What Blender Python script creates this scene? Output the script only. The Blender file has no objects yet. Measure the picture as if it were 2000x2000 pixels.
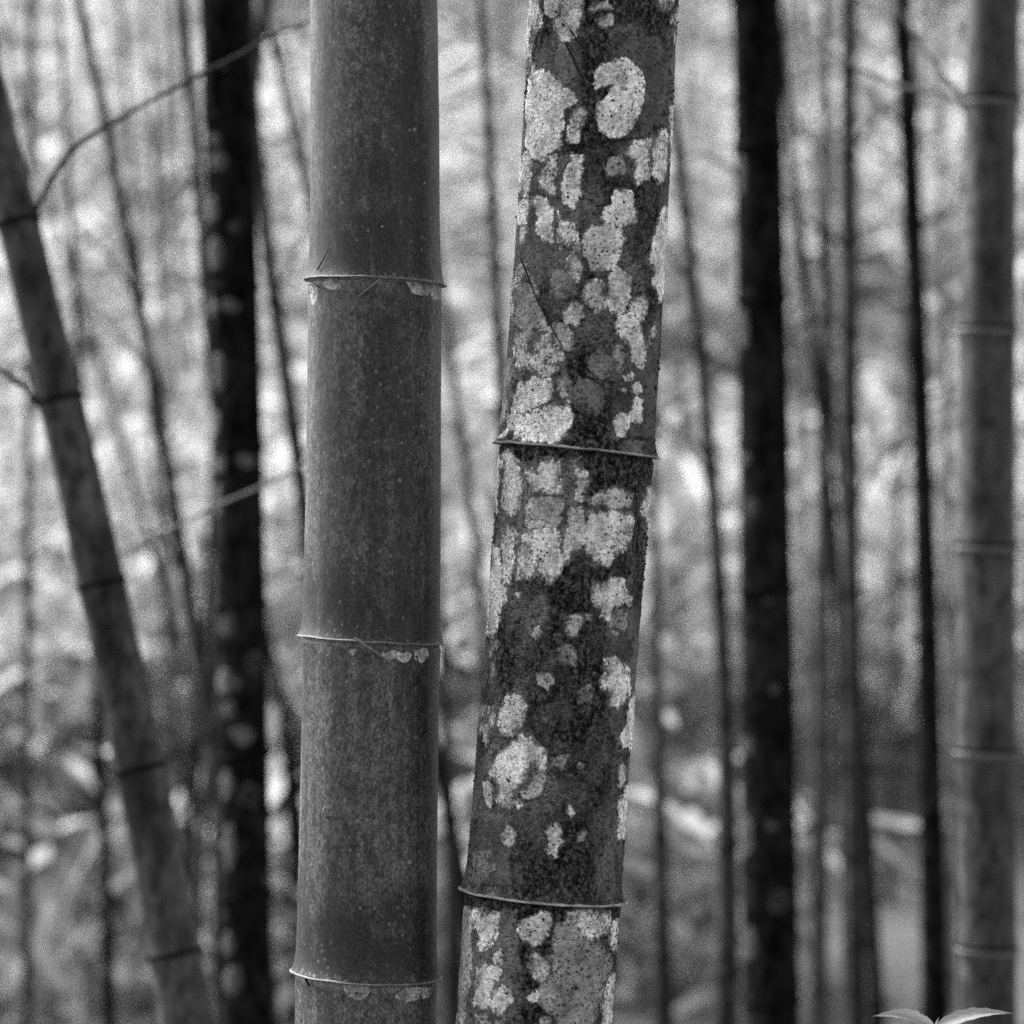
import bpy, math, random
import numpy as np
from mathutils import Vector

random.seed(7)
sc = bpy.context.scene
COL = sc.collection

# ------------------------------------------------------------------ camera, sky, sun, exposure
ZC = 1.35            # eye height
WK = 0.32 / 2000.0   # metres per photograph pixel per metre of distance
HOR = 1058.0         # photograph row of eye level
cam = bpy.data.cameras.new('camera'); cam_o = bpy.data.objects.new('camera', cam); COL.objects.link(cam_o)
cam_o.location = (0, 0, ZC); cam_o.rotation_euler = (math.radians(90), 0, 0)
cam.sensor_width = 36; cam.lens = 36 / 0.32; cam.shift_y = 58 / 2000
cam.clip_start = 0.05; cam.clip_end = 2000
cam.dof.use_dof = True; cam.dof.focus_distance = 2.94; cam.dof.aperture_fstop = 4.0
cam.dof.aperture_blades = 0
sc.camera = cam_o

SUN_EL, SUN_AZ = math.radians(52), math.radians(-56)      # azimuth from +Y (view direction) towards +X
world = bpy.data.worlds.new('World'); sc.world = world; world.use_nodes = True
wt = world.node_tree; wt.nodes.clear()
sky = wt.nodes.new('ShaderNodeTexSky'); sky.sky_type = 'NISHITA'; sky.sun_disc = False
sky.sun_elevation = SUN_EL; sky.sun_rotation = SUN_AZ; sky.dust_density = 6; sky.air_density = 2.0
bw = wt.nodes.new('ShaderNodeRGBToBW'); bg = wt.nodes.new('ShaderNodeBackground'); wo = wt.nodes.new('ShaderNodeOutputWorld')
bg.inputs['Strength'].default_value = 0.10
wt.links.new(sky.outputs[0], bw.inputs[0]); wt.links.new(bw.outputs[0], bg.inputs[0]); wt.links.new(bg.outputs[0], wo.inputs[0])
sun = bpy.data.lights.new('sun', 'SUN'); sun.energy = 3.6; sun.angle = math.radians(16)
sun_o = bpy.data.objects.new('sun', sun); COL.objects.link(sun_o)
sd = Vector((math.sin(SUN_AZ) * math.cos(SUN_EL), math.cos(SUN_AZ) * math.cos(SUN_EL), math.sin(SUN_EL)))
sun_o.rotation_euler = sd.to_track_quat('Z', 'Y').to_euler(); sun_o.location = sd * 60
sc.view_settings.view_transform = 'Standard'; sc.view_settings.look = 'None'
sc.view_settings.gamma = 1; sc.view_settings.exposure = 2.2
sc.render.engine = 'CYCLES'
sc.cycles.max_bounces = 8; sc.cycles.diffuse_bounces = 4; sc.cycles.transmission_bounces = 4; sc.cycles.transparent_max_bounces = 4
sc.cycles.use_adaptive_sampling = False; sc.cycles.sampling_pattern = 'BLUE_NOISE'; sc.cycles.sample_clamp_indirect = 4
sc.cycles.use_denoising = False     # fine monochrome noise stands in for film grain

# ------------------------------------------------------------------ numeric helpers
def _hash(ix, iy, iz):
    h = (ix * 374761393 + iy * 668265263 + iz * 2147483647 * 3 + 1274126177) & 0xFFFFFFFF
    h = ((h ^ (h >> 13)) * 1274126177) & 0xFFFFFFFF
    h = ((h ^ (h >> 16)) * 2246822519) & 0xFFFFFFFF
    return ((h ^ (h >> 15)) & 0xFFFFFF) / float(0xFFFFFF)

def vnoise(x, y, z):
    """smooth value noise in -1..1"""
    x, y, z = np.broadcast_arrays(np.asarray(x, float), np.asarray(y, float), np.asarray(z, float))
    ix, iy, iz = np.floor(x).astype(np.int64), np.floor(y).astype(np.int64), np.floor(z).astype(np.int64)
    fx, fy, fz = x - ix, y - iy, z - iz
    fx, fy, fz = [f * f * (3 - 2 * f) for f in (fx, fy, fz)]
    r = 0
    for a in (0, 1):
        for b in (0, 1):
            for c in (0, 1):
                w = (fx if a else 1 - fx) * (fy if b else 1 - fy) * (fz if c else 1 - fz)
                r = r + w * _hash(ix + a, iy + b, iz + c)
    return r * 2 - 1

def fbm(x, y, z, o=3):
    r = 0; a = 1.0; t = 0
    for i in range(o):
        r = r + a * vnoise(x * 2 ** i + 17 * i, y * 2 ** i, z * 2 ** i + 5 * i); t += a; a *= 0.5
    return r / t

def sstep(a, b, x):
    t = np.clip((x - a) / (b - a), 0, 1); return t * t * (3 - 2 * t)

def at(px, py, D):
    return np.array([(px - 1000) * WK * D, D, ZC + (HOR - py) * WK * D])

def ground_z(x, y):
    x = np.asarray(x, float); y = np.asarray(y, float)
    rise = 0.5 * (np.sqrt((y - 9.5) ** 2 + 4) + (y - 9.5))
    slope = 0.44 + 0.08 * np.tanh((x + 0.5) / 3)
    z = rise * slope
    z = 22 * np.tanh(z / 22)
    z = z + 0.10 * vnoise(x * .7, y * .7, 0.3) * sstep(3.5, 8, y) + 0.35 * vnoise(x * .22, y * .22, 9.3) * sstep(8, 16, y)
    return z

# ------------------------------------------------------------------ object helpers
def mesh_obj(name, v, f, mat, parent=None, smooth=True, attrs=None):
    me = bpy.data.meshes.new(name)
    v = np.asarray(v, np.float32); f = np.asarray(f, np.int32)
    n = f.shape[1]
    me.vertices.add(len(v)); me.vertices.foreach_set('co', v.ravel())
    me.loops.add(f.size); me.loops.foreach_set('vertex_index', f.ravel())
    me.polygons.add(len(f)); me.polygons.foreach_set('loop_start', np.arange(len(f), dtype=np.int32) * n)
    try: me.polygons.foreach_set('loop_total', np.full(len(f), n, np.int32))
    except Exception: pass
    me.update(calc_edges=True)
    if smooth: me.polygons.foreach_set('use_smooth', np.ones(len(f), bool))
    for k, a in (attrs or {}).items():
        at_ = me.attributes.new(k, 'FLOAT', 'POINT'); at_.data.foreach_set('value', np.asarray(a, np.float32).ravel())
    me.materials.append(mat)
    o = bpy.data.objects.new(name, me); COL.objects.link(o)
    if parent: o.parent = parent
    return o

def empty(name, loc, label, cat, group=None):
    e = bpy.data.objects.new(name, None); COL.objects.link(e); e.location = loc
    e.empty_display_size = 0.1
    e['label'] = label; e['category'] = cat
    if group: e['group'] = group
    return e

def grid_faces(nr, nc, wrap):
    i = np.arange(nr - 1)[:, None]; j = np.arange(nc if wrap else nc - 1)[None, :]
    j2 = (j + 1) % nc
    return np.stack([i * nc + j, i * nc + j2, (i + 1) * nc + j2, (i + 1) * nc + j], -1).reshape(-1, 4)

def tube(pts, radii, sides=8):
    """verts and faces of a tapered tube through pts"""
    P = np.asarray(pts, float); n = len(P); R = np.broadcast_to(np.asarray(radii, float), (n,))
    T = np.gradient(P, axis=0); T /= np.linalg.norm(T, axis=1)[:, None] + 1e-12
    up = np.array([0.13, 0.97, 0.2]); A = np.cross(T, up); A /= np.linalg.norm(A, axis=1)[:, None] + 1e-9
    B = np.cross(T, A); th = np.linspace(0, 2 * np.pi, sides, endpoint=False)
    V = P[:, None] + R[:, None, None] * (np.cos(th)[None, :, None] * A[:, None] + np.sin(th)[None, :, None] * B[:, None])
    return V.reshape(-1, 3), grid_faces(n, sides, True)

def spline(pts, n):
    """Catmull-Rom through pts"""
    P = np.asarray(pts, float)
    if len(P) == 2: return P[0] + (P[1] - P[0]) * np.linspace(0, 1, n)[:, None]
    Q = np.vstack([2 * P[0] - P[1], P, 2 * P[-1] - P[-2]]); m = len(P) - 1
    out = []
    for t in np.linspace(0, m - 1e-6, n):
        i = int(t); u = t - i; a, b, c, d = Q[i:i + 4]
        out.append(0.5 * (2 * b + (c - a) * u + (2 * a - 5 * b + 4 * c - d) * u * u + (3 * b - a - 3 * c + d) * u ** 3))
    return np.array(out)

# ------------------------------------------------------------------ materials (black and white film: neutral greys)
class N:
    def __init__(s, name):
        s.m = bpy.data.materials.new(name); s.m.use_nodes = True; s.t = s.m.node_tree; s.t.nodes.clear()
        s.out = s.t.nodes.new('ShaderNodeOutputMaterial'); s.b = s.t.nodes.new('ShaderNodeBsdfPrincipled')
        s.t.links.new(s.b.outputs[0], s.out.inputs[0]); s.tc = s.t.nodes.new('ShaderNodeTexCoord')
    def new(s, k): return s.t.nodes.new('ShaderNode' + k)
    def put(s, sock, v):
        if isinstance(v, (int, float)): sock.default_value = v
        elif isinstance(v, tuple): sock.default_value = v
        else: s.t.links.new(v, sock)
    def coords(s, scale):
        n = s.new('Mapping'); s.t.links.new(s.tc.outputs['Object'], n.inputs[0]); n.inputs['Scale'].default_value = scale; return n.outputs[0]
    def noise(s, scale, sx=(1, 1, 1), detail=3, rough=.55, dist=0):
        n = s.new('TexNoise'); s.put(n.inputs['Vector'], s.coords(sx)); n.inputs['Scale'].default_value = scale
        n.inputs['Detail'].default_value = detail; n.inputs['Roughness'].default_value = rough; n.inputs['Distortion'].default_value = dist
        return n.outputs[0]
    def voro(s, scale, sx=(1, 1, 1), rnd=1.0):
        n = s.new('TexVoronoi'); s.put(n.inputs['Vector'], s.coords(sx)); n.inputs['Scale'].default_value = scale
        n.inputs['Randomness'].default_value = rnd; return n
    def math(s, op, a, b=0.0, c=None):
        n = s.new('Math'); n.operation = op; s.put(n.inputs[0], a); s.put(n.inputs[1], b)
        if c is not None: s.put(n.inputs[2], c)
        return n.outputs[0]
    def rng(s, v, a, b, c, d, smooth=False):
        n = s.new('MapRange'); n.clamp = True
        if smooth: n.interpolation_type = 'SMOOTHSTEP'
        s.put(n.inputs[0], v)
        for i, x in enumerate((a, b, c, d)): s.put(n.inputs[i + 1], x)
        return n.outputs[0]
    def mix(s, f, a, b):
        n = s.new('Mix'); n.data_type = 'FLOAT'; s.put(n.inputs[0], f); s.put(n.inputs[2], a); s.put(n.inputs[3], b); return n.outputs[0]
    def attr(s, name, kind='GEOMETRY'):
        n = s.new('Attribute'); n.attribute_type = kind; n.attribute_name = name; return n.outputs['Fac']
    def grey(s, v):
        n = s.new('CombineColor'); 
        for i in range(3): s.put(n.inputs[i], v)
        return n.outputs[0]
    def bump(s, h, dist, strength=1.0):
        n = s.new('Bump'); n.inputs['Distance'].default_value = dist; n.inputs['Strength'].default_value = strength
        s.put(n.inputs['Height'], h); s.t.links.new(n.outputs[0], s.b.inputs['Normal'])
    def done(s, col, rough=.7, spec=.3):
        s.t.links.new(s.grey(col), s.b.inputs['Base Color']); s.put(s.b.inputs['Roughness'], rough)
        s.b.inputs['Specular IOR Level'].default_value = spec; return s.m

def mat_smooth_culm():
    """waxy living culm: fine streaks, sooty mould towards each node, tiny pale dots"""
    n = N('smooth_culm_skin')
    streak = n.noise(34, (1, 1, .07), 4); streak2 = n.noise(130, (1, 1, .045), 2)
    blot = n.noise(11, (1, 1, .55), 5, .65); fine = n.noise(430, (1, 1, .75), 2, .7); mott = n.noise(150, (1, 1, .65), 4, .75)
    soot = n.attr('soot')
    v = n.rng(streak, .38, .62, .050, .080)
    v = n.math('MULTIPLY', v, n.rng(streak2, .38, .62, .82, 1.18))
    v = n.math('MULTIPLY', v, n.rng(blot, .38, .60, .45, 1.5))
    v = n.math('MULTIPLY', v, n.rng(mott, .38, .62, .5, 1.6))
    v = n.math('MULTIPLY', v, n.rng(fine, .38, .62, .5, 1.6))
    band = n.rng(n.noise(15, (1, 1, .12), 4, .6), .54, .66, 0, 1, True)     # dark runs down the culm
    v = n.math('MULTIPLY', v, n.mix(band, 1.0, .45))
    sm = n.rng(n.math('ADD', n.math('MULTIPLY', soot, .72), n.math('ADD', n.math('MULTIPLY', blot, 1.6), n.math('MULTIPLY', mott, 1.3))), 1.58, 1.84, 0, 1, True)
    v = n.mix(n.math('MULTIPLY', sm, .93), v, n.rng(fine, .36, .64, .004, .030))
    vo = n.voro(125, (1, 1, .8)); dots = n.math('MULTIPLY', n.rng(vo.outputs[0], .13, .22, 1, 0), n.rng(n.noise(18, (1, 1, 1), 2), .44, .58, 0, 1))
    v = n.mix(n.math('MULTIPLY', dots, .42), v, .30)
    crumb = n.rng(n.math('ADD', n.math('MULTIPLY', n.attr('crumb'), .55), n.math('ADD', n.math('MULTIPLY', mott, .6), n.math('MULTIPLY', fine, .6))), .98, 1.16, 0, 1)
    v = n.mix(n.math('MULTIPLY', crumb, .7), v, .24)
    wax = n.rng(n.math('ADD', n.attr('wax'), n.math('ADD', n.math('MULTIPLY', n.noise(60, (1, 1, .8), 4, .7), .8), n.math('MULTIPLY', mott, .5))), .98, 1.25, 0, 1)
    v = n.mix(n.math('MULTIPLY', wax, .75), v, n.rng(fine, .36, .64, .12, .34))
    n.bump(n.math('ADD', n.math('MULTIPLY', streak2, .5), n.math('MULTIPLY', mott, .6)), .0006, .4)
    return n.done(v, n.rng(mott, .3, .7, .40, .58), .42)

def mat_moss():
    """dark crumbly moss and algae on the old culm"""
    n = N('dark_moss_crust')
    g = n.noise(360, (1, 1, .85), 3, .75); g2 = n.noise(190, (1, 1, .8), 4, .75); big = n.noise(17, (1, 1, .6), 5, .65); mid = n.noise(60, (1, 1, .7), 4, .65)
    thick = n.rng(n.math('ADD', n.math('MULTIPLY', n.attr('moss'), .55), n.math('ADD', n.math('MULTIPLY', big, 1.3), n.math('ADD', n.math('MULTIPLY', mid, .7), n.math('MULTIPLY', g2, .35)))), 1.40, 1.66, 0, 1, True)
    hs = n.noise(240, (1, 1, 2.4), 3, .7, .5)
    film = n.math('MULTIPLY', n.rng(mid, .36, .64, .085, .17), n.rng(hs, .38, .62, .45, 1.55))
    film = n.math('MULTIPLY', film, n.rng(g, .36, .64, .75, 1.25))
    crust_ = n.math('MULTIPLY', n.rng(g2, .42, .62, .003, .11), n.rng(g, .38, .62, .25, 2.0))
    v = n.mix(thick, film, crust_)
    crumbs = n.math('MULTIPLY', n.rng(n.voro(330).outputs[0], .14, .24, 1, 0), n.rng(mid, .48, .60, 0, 1))
    v = n.mix(n.math('MULTIPLY', crumbs, .6), v, .20)
    n.bump(n.math('MULTIPLY', n.math('ADD', n.math('MULTIPLY', g, .6), g2), n.mix(thick, .35, 1.0)), .0045, 1.0)
    return n.done(v, .9, .12)

def mat_lichen():
    """pale crustose lichen: each patch carries its own tone"""
    n = N('crustose_lichen')
    oi = n.new('ObjectInfo'); sep = n.new('SeparateColor'); n.t.links.new(oi.outputs['Color'], sep.inputs[0]); tone = sep.outputs[0]
    g = n.noise(330, (1, 1, .9), 4, .75); m = n.noise(55, (1, 1, .8), 4, .65); lin = n.noise(170, (1, 1, 2.2), 4, .7, .8)
    rim = n.attr('rim')
    v = n.math('MULTIPLY', tone, n.rng(g, .36, .64, .66, 1.28))
    v = n.math('MULTIPLY', v, n.rng(m, .38, .62, .58, 1.28))
    v = n.math('MULTIPLY', v, n.rng(lin, .36, .50, .50, 1.06))
    v = n.math('MULTIPLY', v, n.mix(rim, 1.0, 1.22))
    pep = n.math('MULTIPLY', n.rng(n.voro(190).outputs[0], .17, .27, 1, 0), n.rng(n.noise(40, (1, 1, 1), 3), .46, .56, 0, .92))
    v = n.mix(pep, v, .035)
    gs = n.rng(g, .34, .66, 0, 1); ms = n.rng(m, .34, .66, 0, 1)
    thin = n.math('ADD', n.attr('depth'), n.math('ADD', n.math('MULTIPLY', gs, .45), n.math('MULTIPLY', ms, .65)))
    v = n.mix(n.rng(thin, .62, 1.12, .92, 0, True), v, n.math('MULTIPLY', n.rng(m, .36, .64, .085, .17), n.rng(lin, .36, .60, .45, 1.3)))
    v = n.mix(n.rng(thin, .36, .56, .8, 0), v, n.rng(g, .4, .64, .008, .06))
    n.bump(n.math('ADD', g, n.math('ADD', lin, m)), .0022, .9)
    return n.done(v, .92, .12)

def mat_culm(name, lo, hi, rough=.55, spec=.3, node_dark=.5, mould=.6):
    """background culms: mottled skin, darker under the nodes"""
    n = N(name)
    big = n.noise(13, (1, 1, .35), 4, .6); m = n.noise(60, (1, 1, .5), 3, .65); st = n.noise(40, (1, 1, .06), 3)
    v = n.rng(big, .36, .64, lo, hi)
    v = n.math('MULTIPLY', v, n.rng(m, .38, .62, .35, 1.75)); v = n.math('MULTIPLY', v, n.rng(st, .3, .7, .8, 1.2))
    s = n.rng(n.math('ADD', n.attr('soot'), n.math('MULTIPLY', big, .8)), .6, 1.4, 0, mould)
    v = n.mix(s, v, n.math('MULTIPLY', v, node_dark))
    n.bump(m, .001, .4)
    return n.done(v, rough, spec)

def mat_plain(name, lo, hi, scale=60, rough=.7, spec=.25):
    n = N(name); v = n.rng(n.noise(scale, (1, 1, 1), 4, .65), .3, .7, lo, hi)
    return n.done(v, rough, spec)

def mat_leaf(name, lo, hi, trans=.45, rough=.5):
    n = N(name); g = n.new('NewGeometry')
    v = n.math('MULTIPLY', n.rng(g.outputs['Random Per Island'], 0, 1, lo, hi), n.rng(n.noise(2.0, (1, 1, 1), 3), .36, .64, .5, 1.5))
    c = n.grey(v); n.t.links.new(c, n.b.inputs['Base Color']); n.b.inputs['Roughness'].default_value = rough; n.b.inputs['Specular IOR Level'].default_value = .3
    tr = n.new('BsdfTranslucent'); n.t.links.new(c, tr.inputs[0]); mx = n.new('MixShader'); mx.inputs[0].default_value = trans
    n.t.links.new(n.b.outputs[0], mx.inputs[1]); n.t.links.new(tr.outputs[0], mx.inputs[2]); n.t.links.new(mx.outputs[0], n.out.inputs[0])
    return n.m

def mat_ground():
    n = N('leaf_litter'); a = n.noise(1.2, (1, 1, 1), 4); b = n.noise(26, (1, 1, 1), 5, .7)
    v = n.math('MULTIPLY', n.rng(a, .3, .7, .04, .09), n.rng(b, .3, .7, .5, 1.4))
    n.bump(b, .03, .7); return n.done(v, .9, .15)

M_SMOOTH = mat_smooth_culm(); M_MOSS = mat_moss(); M_LICHEN = mat_lichen()
M_RING = mat_plain('pale_sheath_scar', .10, .22, 140)
M_RING_MOSS = mat_plain('weathered_sheath_scar', .12, .42, 60, .85)
M_BLACK = mat_culm('blackened_old_culm', .005, .016, .9, .0)
M_DARK = mat_culm('dark_culm', .014, .040, .65, .15)
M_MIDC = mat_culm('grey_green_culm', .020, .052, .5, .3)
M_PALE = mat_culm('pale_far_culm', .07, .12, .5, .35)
M_NODE = mat_plain('dark_node_scar', .003, .008, 80, .9, .03)
M_NODE_PALE = mat_plain('pale_node_scar', .08, .15, 80)
M_TWIG = mat_plain('brown_twig', .015, .035, 90, .9, .05)
M_TWIG_PALE = mat_plain('pale_twig', .08, .13, 90, .8, .1)
M_FIBRE = mat_plain('dry_sheath_fibre', .12, .24, 200)
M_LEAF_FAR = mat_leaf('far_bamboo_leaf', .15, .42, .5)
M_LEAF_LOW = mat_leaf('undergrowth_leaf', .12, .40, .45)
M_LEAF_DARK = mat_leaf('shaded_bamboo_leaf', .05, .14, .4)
M_LEAF_SPRIG = mat_leaf('sprig_leaf', .30, .36, .3, .7)
M_STEM = mat_plain('sprig_stem', .12, .2, 120)
M_GROUND = mat_ground()

# ------------------------------------------------------------------ the setting: ground rising to a hillside
def build_ground():
    xs = np.concatenate([np.linspace(-600, -14, 20), np.linspace(-13, 13, 105), np.linspace(14, 600, 20)])
    ys = np.concatenate([np.linspace(-500, -6, 14), np.linspace(-5, 34, 150), np.linspace(35, 900, 30)])
    X, Y = np.meshgrid(xs, ys); Z = ground_z(X, Y)
    o = mesh_obj('ground', np.stack([X, Y, Z], -1).reshape(-1, 3), grid_faces(len(ys), len(xs), False), M_GROUND)
    o['kind'] = 'structure'
build_ground()

# ------------------------------------------------------------------ culms
class Culm:
    """a bamboo culm standing at distance D; pts are (px, py) of its axis, wid (py, width in px), nodes (py, slope of the ring)"""
    def __init__(s, name, label, D, pts, wid, nodes, mat, group=None, top=5.6, cat='bamboo culm'):
        s.D = D; pts = sorted(pts, key=lambda p: p[1]); py = np.array([p[1] for p in pts], float); px = np.array([p[0] for p in pts], float)
        deg = 1 if len(pts) < 3 else (2 if len(pts) < 5 else 3)
        s.c = np.polyfit(py / 1000, px, deg); s.p0, s.p1 = min(py[0], 0), max(py[-1], 2000)
        s.p0, s.p1 = py[0], py[-1]
        s.wy = np.array([w[0] for w in wid], float); s.wv = np.array([w[1] for w in wid], float)
        nodes = sorted([(n if isinstance(n, tuple) else (n, 0.0)) for n in nodes])
        s.nodes = nodes; s.k = WK * D; s.mat = mat
        s.ztop = top; s.groove = 0.0
        # node spacing outside the picture
        ny = [n[0] for n in nodes]; gap = (ny[-1] - ny[0]) / (len(ny) - 1) if len(ny) > 1 else 600
        gap = max(gap, 120); all_n = list(nodes)
        y = ny[0] - gap
        while s.z(y) < top: all_n.insert(0, (y, nodes[0][1])); y -= gap
        y = ny[-1] + gap * .93
        zb = ground_z(s.x(ny[-1]), D)
        while s.z(y) > zb + .04: all_n.append((y, nodes[-1][1])); y += gap * .9
        s.all = all_n; s.ny = np.array([n[0] for n in all_n]); s.ns = np.array([n[1] for n in all_n])
        yb = 2000
        for _ in range(40): yb = HOR + (ZC - float(ground_z(s.x(yb), D)) + .06) / s.k
        s.ybot = yb; s.ytop = HOR - (top - ZC) / s.k
        s.base = np.array([s.x(yb), D, float(ground_z(s.x(yb), D))])
        s.e = empty(name, s.base, label, cat, group)
    def z(s, py): return ZC + (HOR - np.asarray(py, float)) * s.k
    def pxc(s, py):
        py = np.asarray(py, float); q = np.clip(py, s.p0, s.p1) / 1000
        d = np.polyval(np.polyder(s.c), q) / 1000
        return np.polyval(s.c, q) + d * (py - np.clip(py, s.p0, s.p1)) * .9
    def x(s, py): return (s.pxc(py) - 1000) * s.k
    def r(s, py):
        w = np.interp(py, s.wy, s.wv); 
        if len(s.wy) > 1:
            g0 = (s.wv[-1] - s.wv[0]) / (s.wy[-1] - s.wy[0]); py = np.asarray(py, float)
            w = w + g0 * (np.minimum(py - s.wy[0], 0) + np.maximum(py - s.wy[-1], 0)) * .7
        return np.maximum(w, 4) * .5 * s.k
    def tilt(s, py): return np.interp(py, s.ny, s.ns)
    def flare(s, py, up, dn):
        """swelling next to the nodes: up (metres) above a node, dn below it"""
        py = np.asarray(py, float)[..., None]; d = (s.ny - py) * s.k      # > 0 : node lies below this row
        a = np.where(d >= 0, np.exp(-np.abs(d) / .011), 0) * up + np.where(d < 0, np.exp(-np.abs(d) / .016), 0) * dn
        return a.max(-1) - np.where(d < 0, np.exp(-(np.abs(d) / .0040) ** 2), 0).max(-1) * s.groove * (dn != 0)
    def surf(s, th, py, off=0.0, up=.0, dn=.0, local=True):
        """point at angle th (0 = towards the camera, + = right) on row py of the axis"""
        R = s.r(py) + s.flare(py, up, dn) + off
        X = s.x(py) + R * np.sin(th); Y = s.D - R * np.cos(th)
        Z = s.z(py) - s.tilt(py) * R * np.sin(th)
        P = np.stack(np.broadcast_arrays(X, Y, Z), -1)
        return P - s.base if local else P
    def unproject(s, px, py):
        """photograph pixel -> (angle, axis row) on the near side of the culm"""
        px = np.asarray(px, float); py = np.asarray(py, float); row = py.copy(); th = np.zeros_like(px)
        for _ in range(5):
            R = s.r(row); hw = R / s.k
            cx = s.pxc(row); Ds = s.D - R * np.cos(th)
            u = ((px - 1000) * WK * Ds - (cx - 1000) * s.k) / R; au = np.abs(u)
            th = np.sign(u) * np.where(au < .97, np.arcsin(np.minimum(au, .97)), math.asin(.97) + (au - .97) * 4.0)
            z = ZC + (HOR - py) * WK * Ds
            row = HOR - (z + s.tilt(row) * R * np.sin(th) - ZC) / s.k
        return th, row
    # ---- generic background build
    def build(s, sides=20, ring=None, up=.0016, dn=.0008, ring_h=5.0, ring_out=.0016, soot_len=.10):
        e = s.e
        vis = [n for n in s.all if -60 < n[0] < 2060]
        edges = [s.ytop] + [n[0] for n in vis] + [s.ybot]
        for i in range(len(edges) - 1):
            a, b = edges[i], edges[i + 1]
            if b - a < 2: continue
            outer = (i == 0 or i == len(edges) - 2)
            nr = 34 if outer else 12
            py = a + (b - a) * (0.5 - 0.5 * np.cos(np.linspace(0, np.pi, nr))) if not outer else np.linspace(a, b, nr)
            th = np.linspace(0, 2 * np.pi, sides, endpoint=False)
            P = s.surf(th[None, :], py[:, None], 0, up, dn)
            soot = np.repeat(np.clip(1 - (b - py) * s.k / soot_len, 0, 1)[:, None] if i < len(edges) - 2 else np.zeros((nr, 1)), sides, 1)
            nm = 'upper_culm' if i == 0 else ('lower_culm' if i == len(edges) - 2 else 'internode')
            mesh_obj(nm, P.reshape(-1, 3), grid_faces(nr, sides, True), s.mat, e, attrs={'soot': soot})
        for n in vis:
            prof = [(-.5, -.0004), (-.25, ring_out), (.25, ring_out), (.5, -.0004)]
            py = np.array([n[0] + p[0] * ring_h for p in prof]); off = np.array([p[1] for p in prof]) + up
            th = np.linspace(0, 2 * np.pi, sides, endpoint=False)
            P = s.surf(th[None, :], py[:, None], off[:, None], 0, 0)
            mesh_obj('node_ring', P.reshape(-1, 3), grid_faces(4, sides, True), ring or M_NODE, e)
        return s
    def branch(s, pts, r0, r1, mat=None, n=24, dD=0.0, leaves=None):
        """a side branch: pts are photograph pixels, ending dD metres nearer or farther"""
        P = spline([at(p[0], p[1], s.D + dD * i / (len(pts) - 1)) for i, p in enumerate(pts)], n) - s.base
        rad = np.linspace(r0, r1, n) * (1.0 if s.D < 5 else 1.5); rad[::6] *= 1.25
        v, f = tube(P, rad, 7); return mesh_obj('branch', v, f, mat or M_TWIG, s.e)

def poly_sd(X, Y, poly):
    """signed distance, positive inside"""
    P = np.asarray(poly, float); Q = np.roll(P, -1, 0); d2 = np.full(X.shape, 1e18); ins = np.zeros(X.shape, bool)
    for (ax, ay), (bx, by) in zip(P, Q):
        ex, ey = bx - ax, by - ay; wx, wy = X - ax, Y - ay
        t = np.clip((wx * ex + wy * ey) / (ex * ex + ey * ey + 1e-9), 0, 1)
        d2 = np.minimum(d2, (wx - ex * t) ** 2 + (wy - ey * t) ** 2)
        c = ((ay > Y) != (by > Y)) & (X < ex * (Y - ay) / (ey + 1e-12) + ax); ins ^= c
    return np.where(ins, 1, -1) * np.sqrt(d2)

def crust(culm, poly, tone, name='lichen_patch', thick=.0010, step=2.0, seed=0, warp=4.0, mat=None, parent=None, base_off=0.0, up=0, dn=0, bump=.0004, feather=9.0, grow=0.0):
    """a crust with an uneven outline lying on the culm, thick in metres"""
    P = np.asarray(poly, float)
    lo = P.min(0) - 8; hi = P.max(0) + 8
    xs = np.arange(lo[0], hi[0] + step, step); ys = np.arange(lo[1], hi[1] + step, step)
    X, Y = np.meshgrid(xs, ys)
    wx = warp * (fbm(X / 15, Y / 15, seed + .3, 3)) + .35 * warp * vnoise(X / 3.5, Y / 3.5, seed + 4.4)
    wy = warp * (fbm(X / 15, Y / 15, seed + 7.7, 3)) + .35 * warp * vnoise(X / 3.5, Y / 3.5, seed + 9.1)
    sd = poly_sd(X + wx, Y + wy, P) + grow + .9 * vnoise(X / 2.3, Y / 2.3, seed + 1.7)
    ins = sd > 0
    cell = ins[:-1, :-1] | ins[1:, :-1] | ins[:-1, 1:] | ins[1:, 1:]
    if not cell.any(): return None
    h = thick * np.clip(sd / 2.2, -1, 1) + bump * np.where(sd > 0, fbm(X / 6, Y / 6, seed + 2.2, 2) - .25, 0) - np.where(sd < -2.0, .0006, 0)
    rim = sstep(0, 2, sd) * (1 - sstep(3, 8, sd))
    th, row = culm.unproject(X, Y)
    V = culm.surf(th, row, h + base_off, up, dn).reshape(-1, 3)
    nr, nc = X.shape; F = grid_faces(nr, nc, False)[cell.ravel()]
    use = np.unique(F); remap = np.full(nr * nc, -1, np.int64); remap[use] = np.arange(len(use))
    F = remap[F][:, ::-1]
    o = mesh_obj(name, V[use], F, mat or M_LICHEN, parent or culm.e, attrs={'rim': rim.ravel()[use], 'depth': np.clip(sd / feather, 0, 1).ravel()[use]})
    o.color = (tone, tone, tone, 1)
    return o

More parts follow.
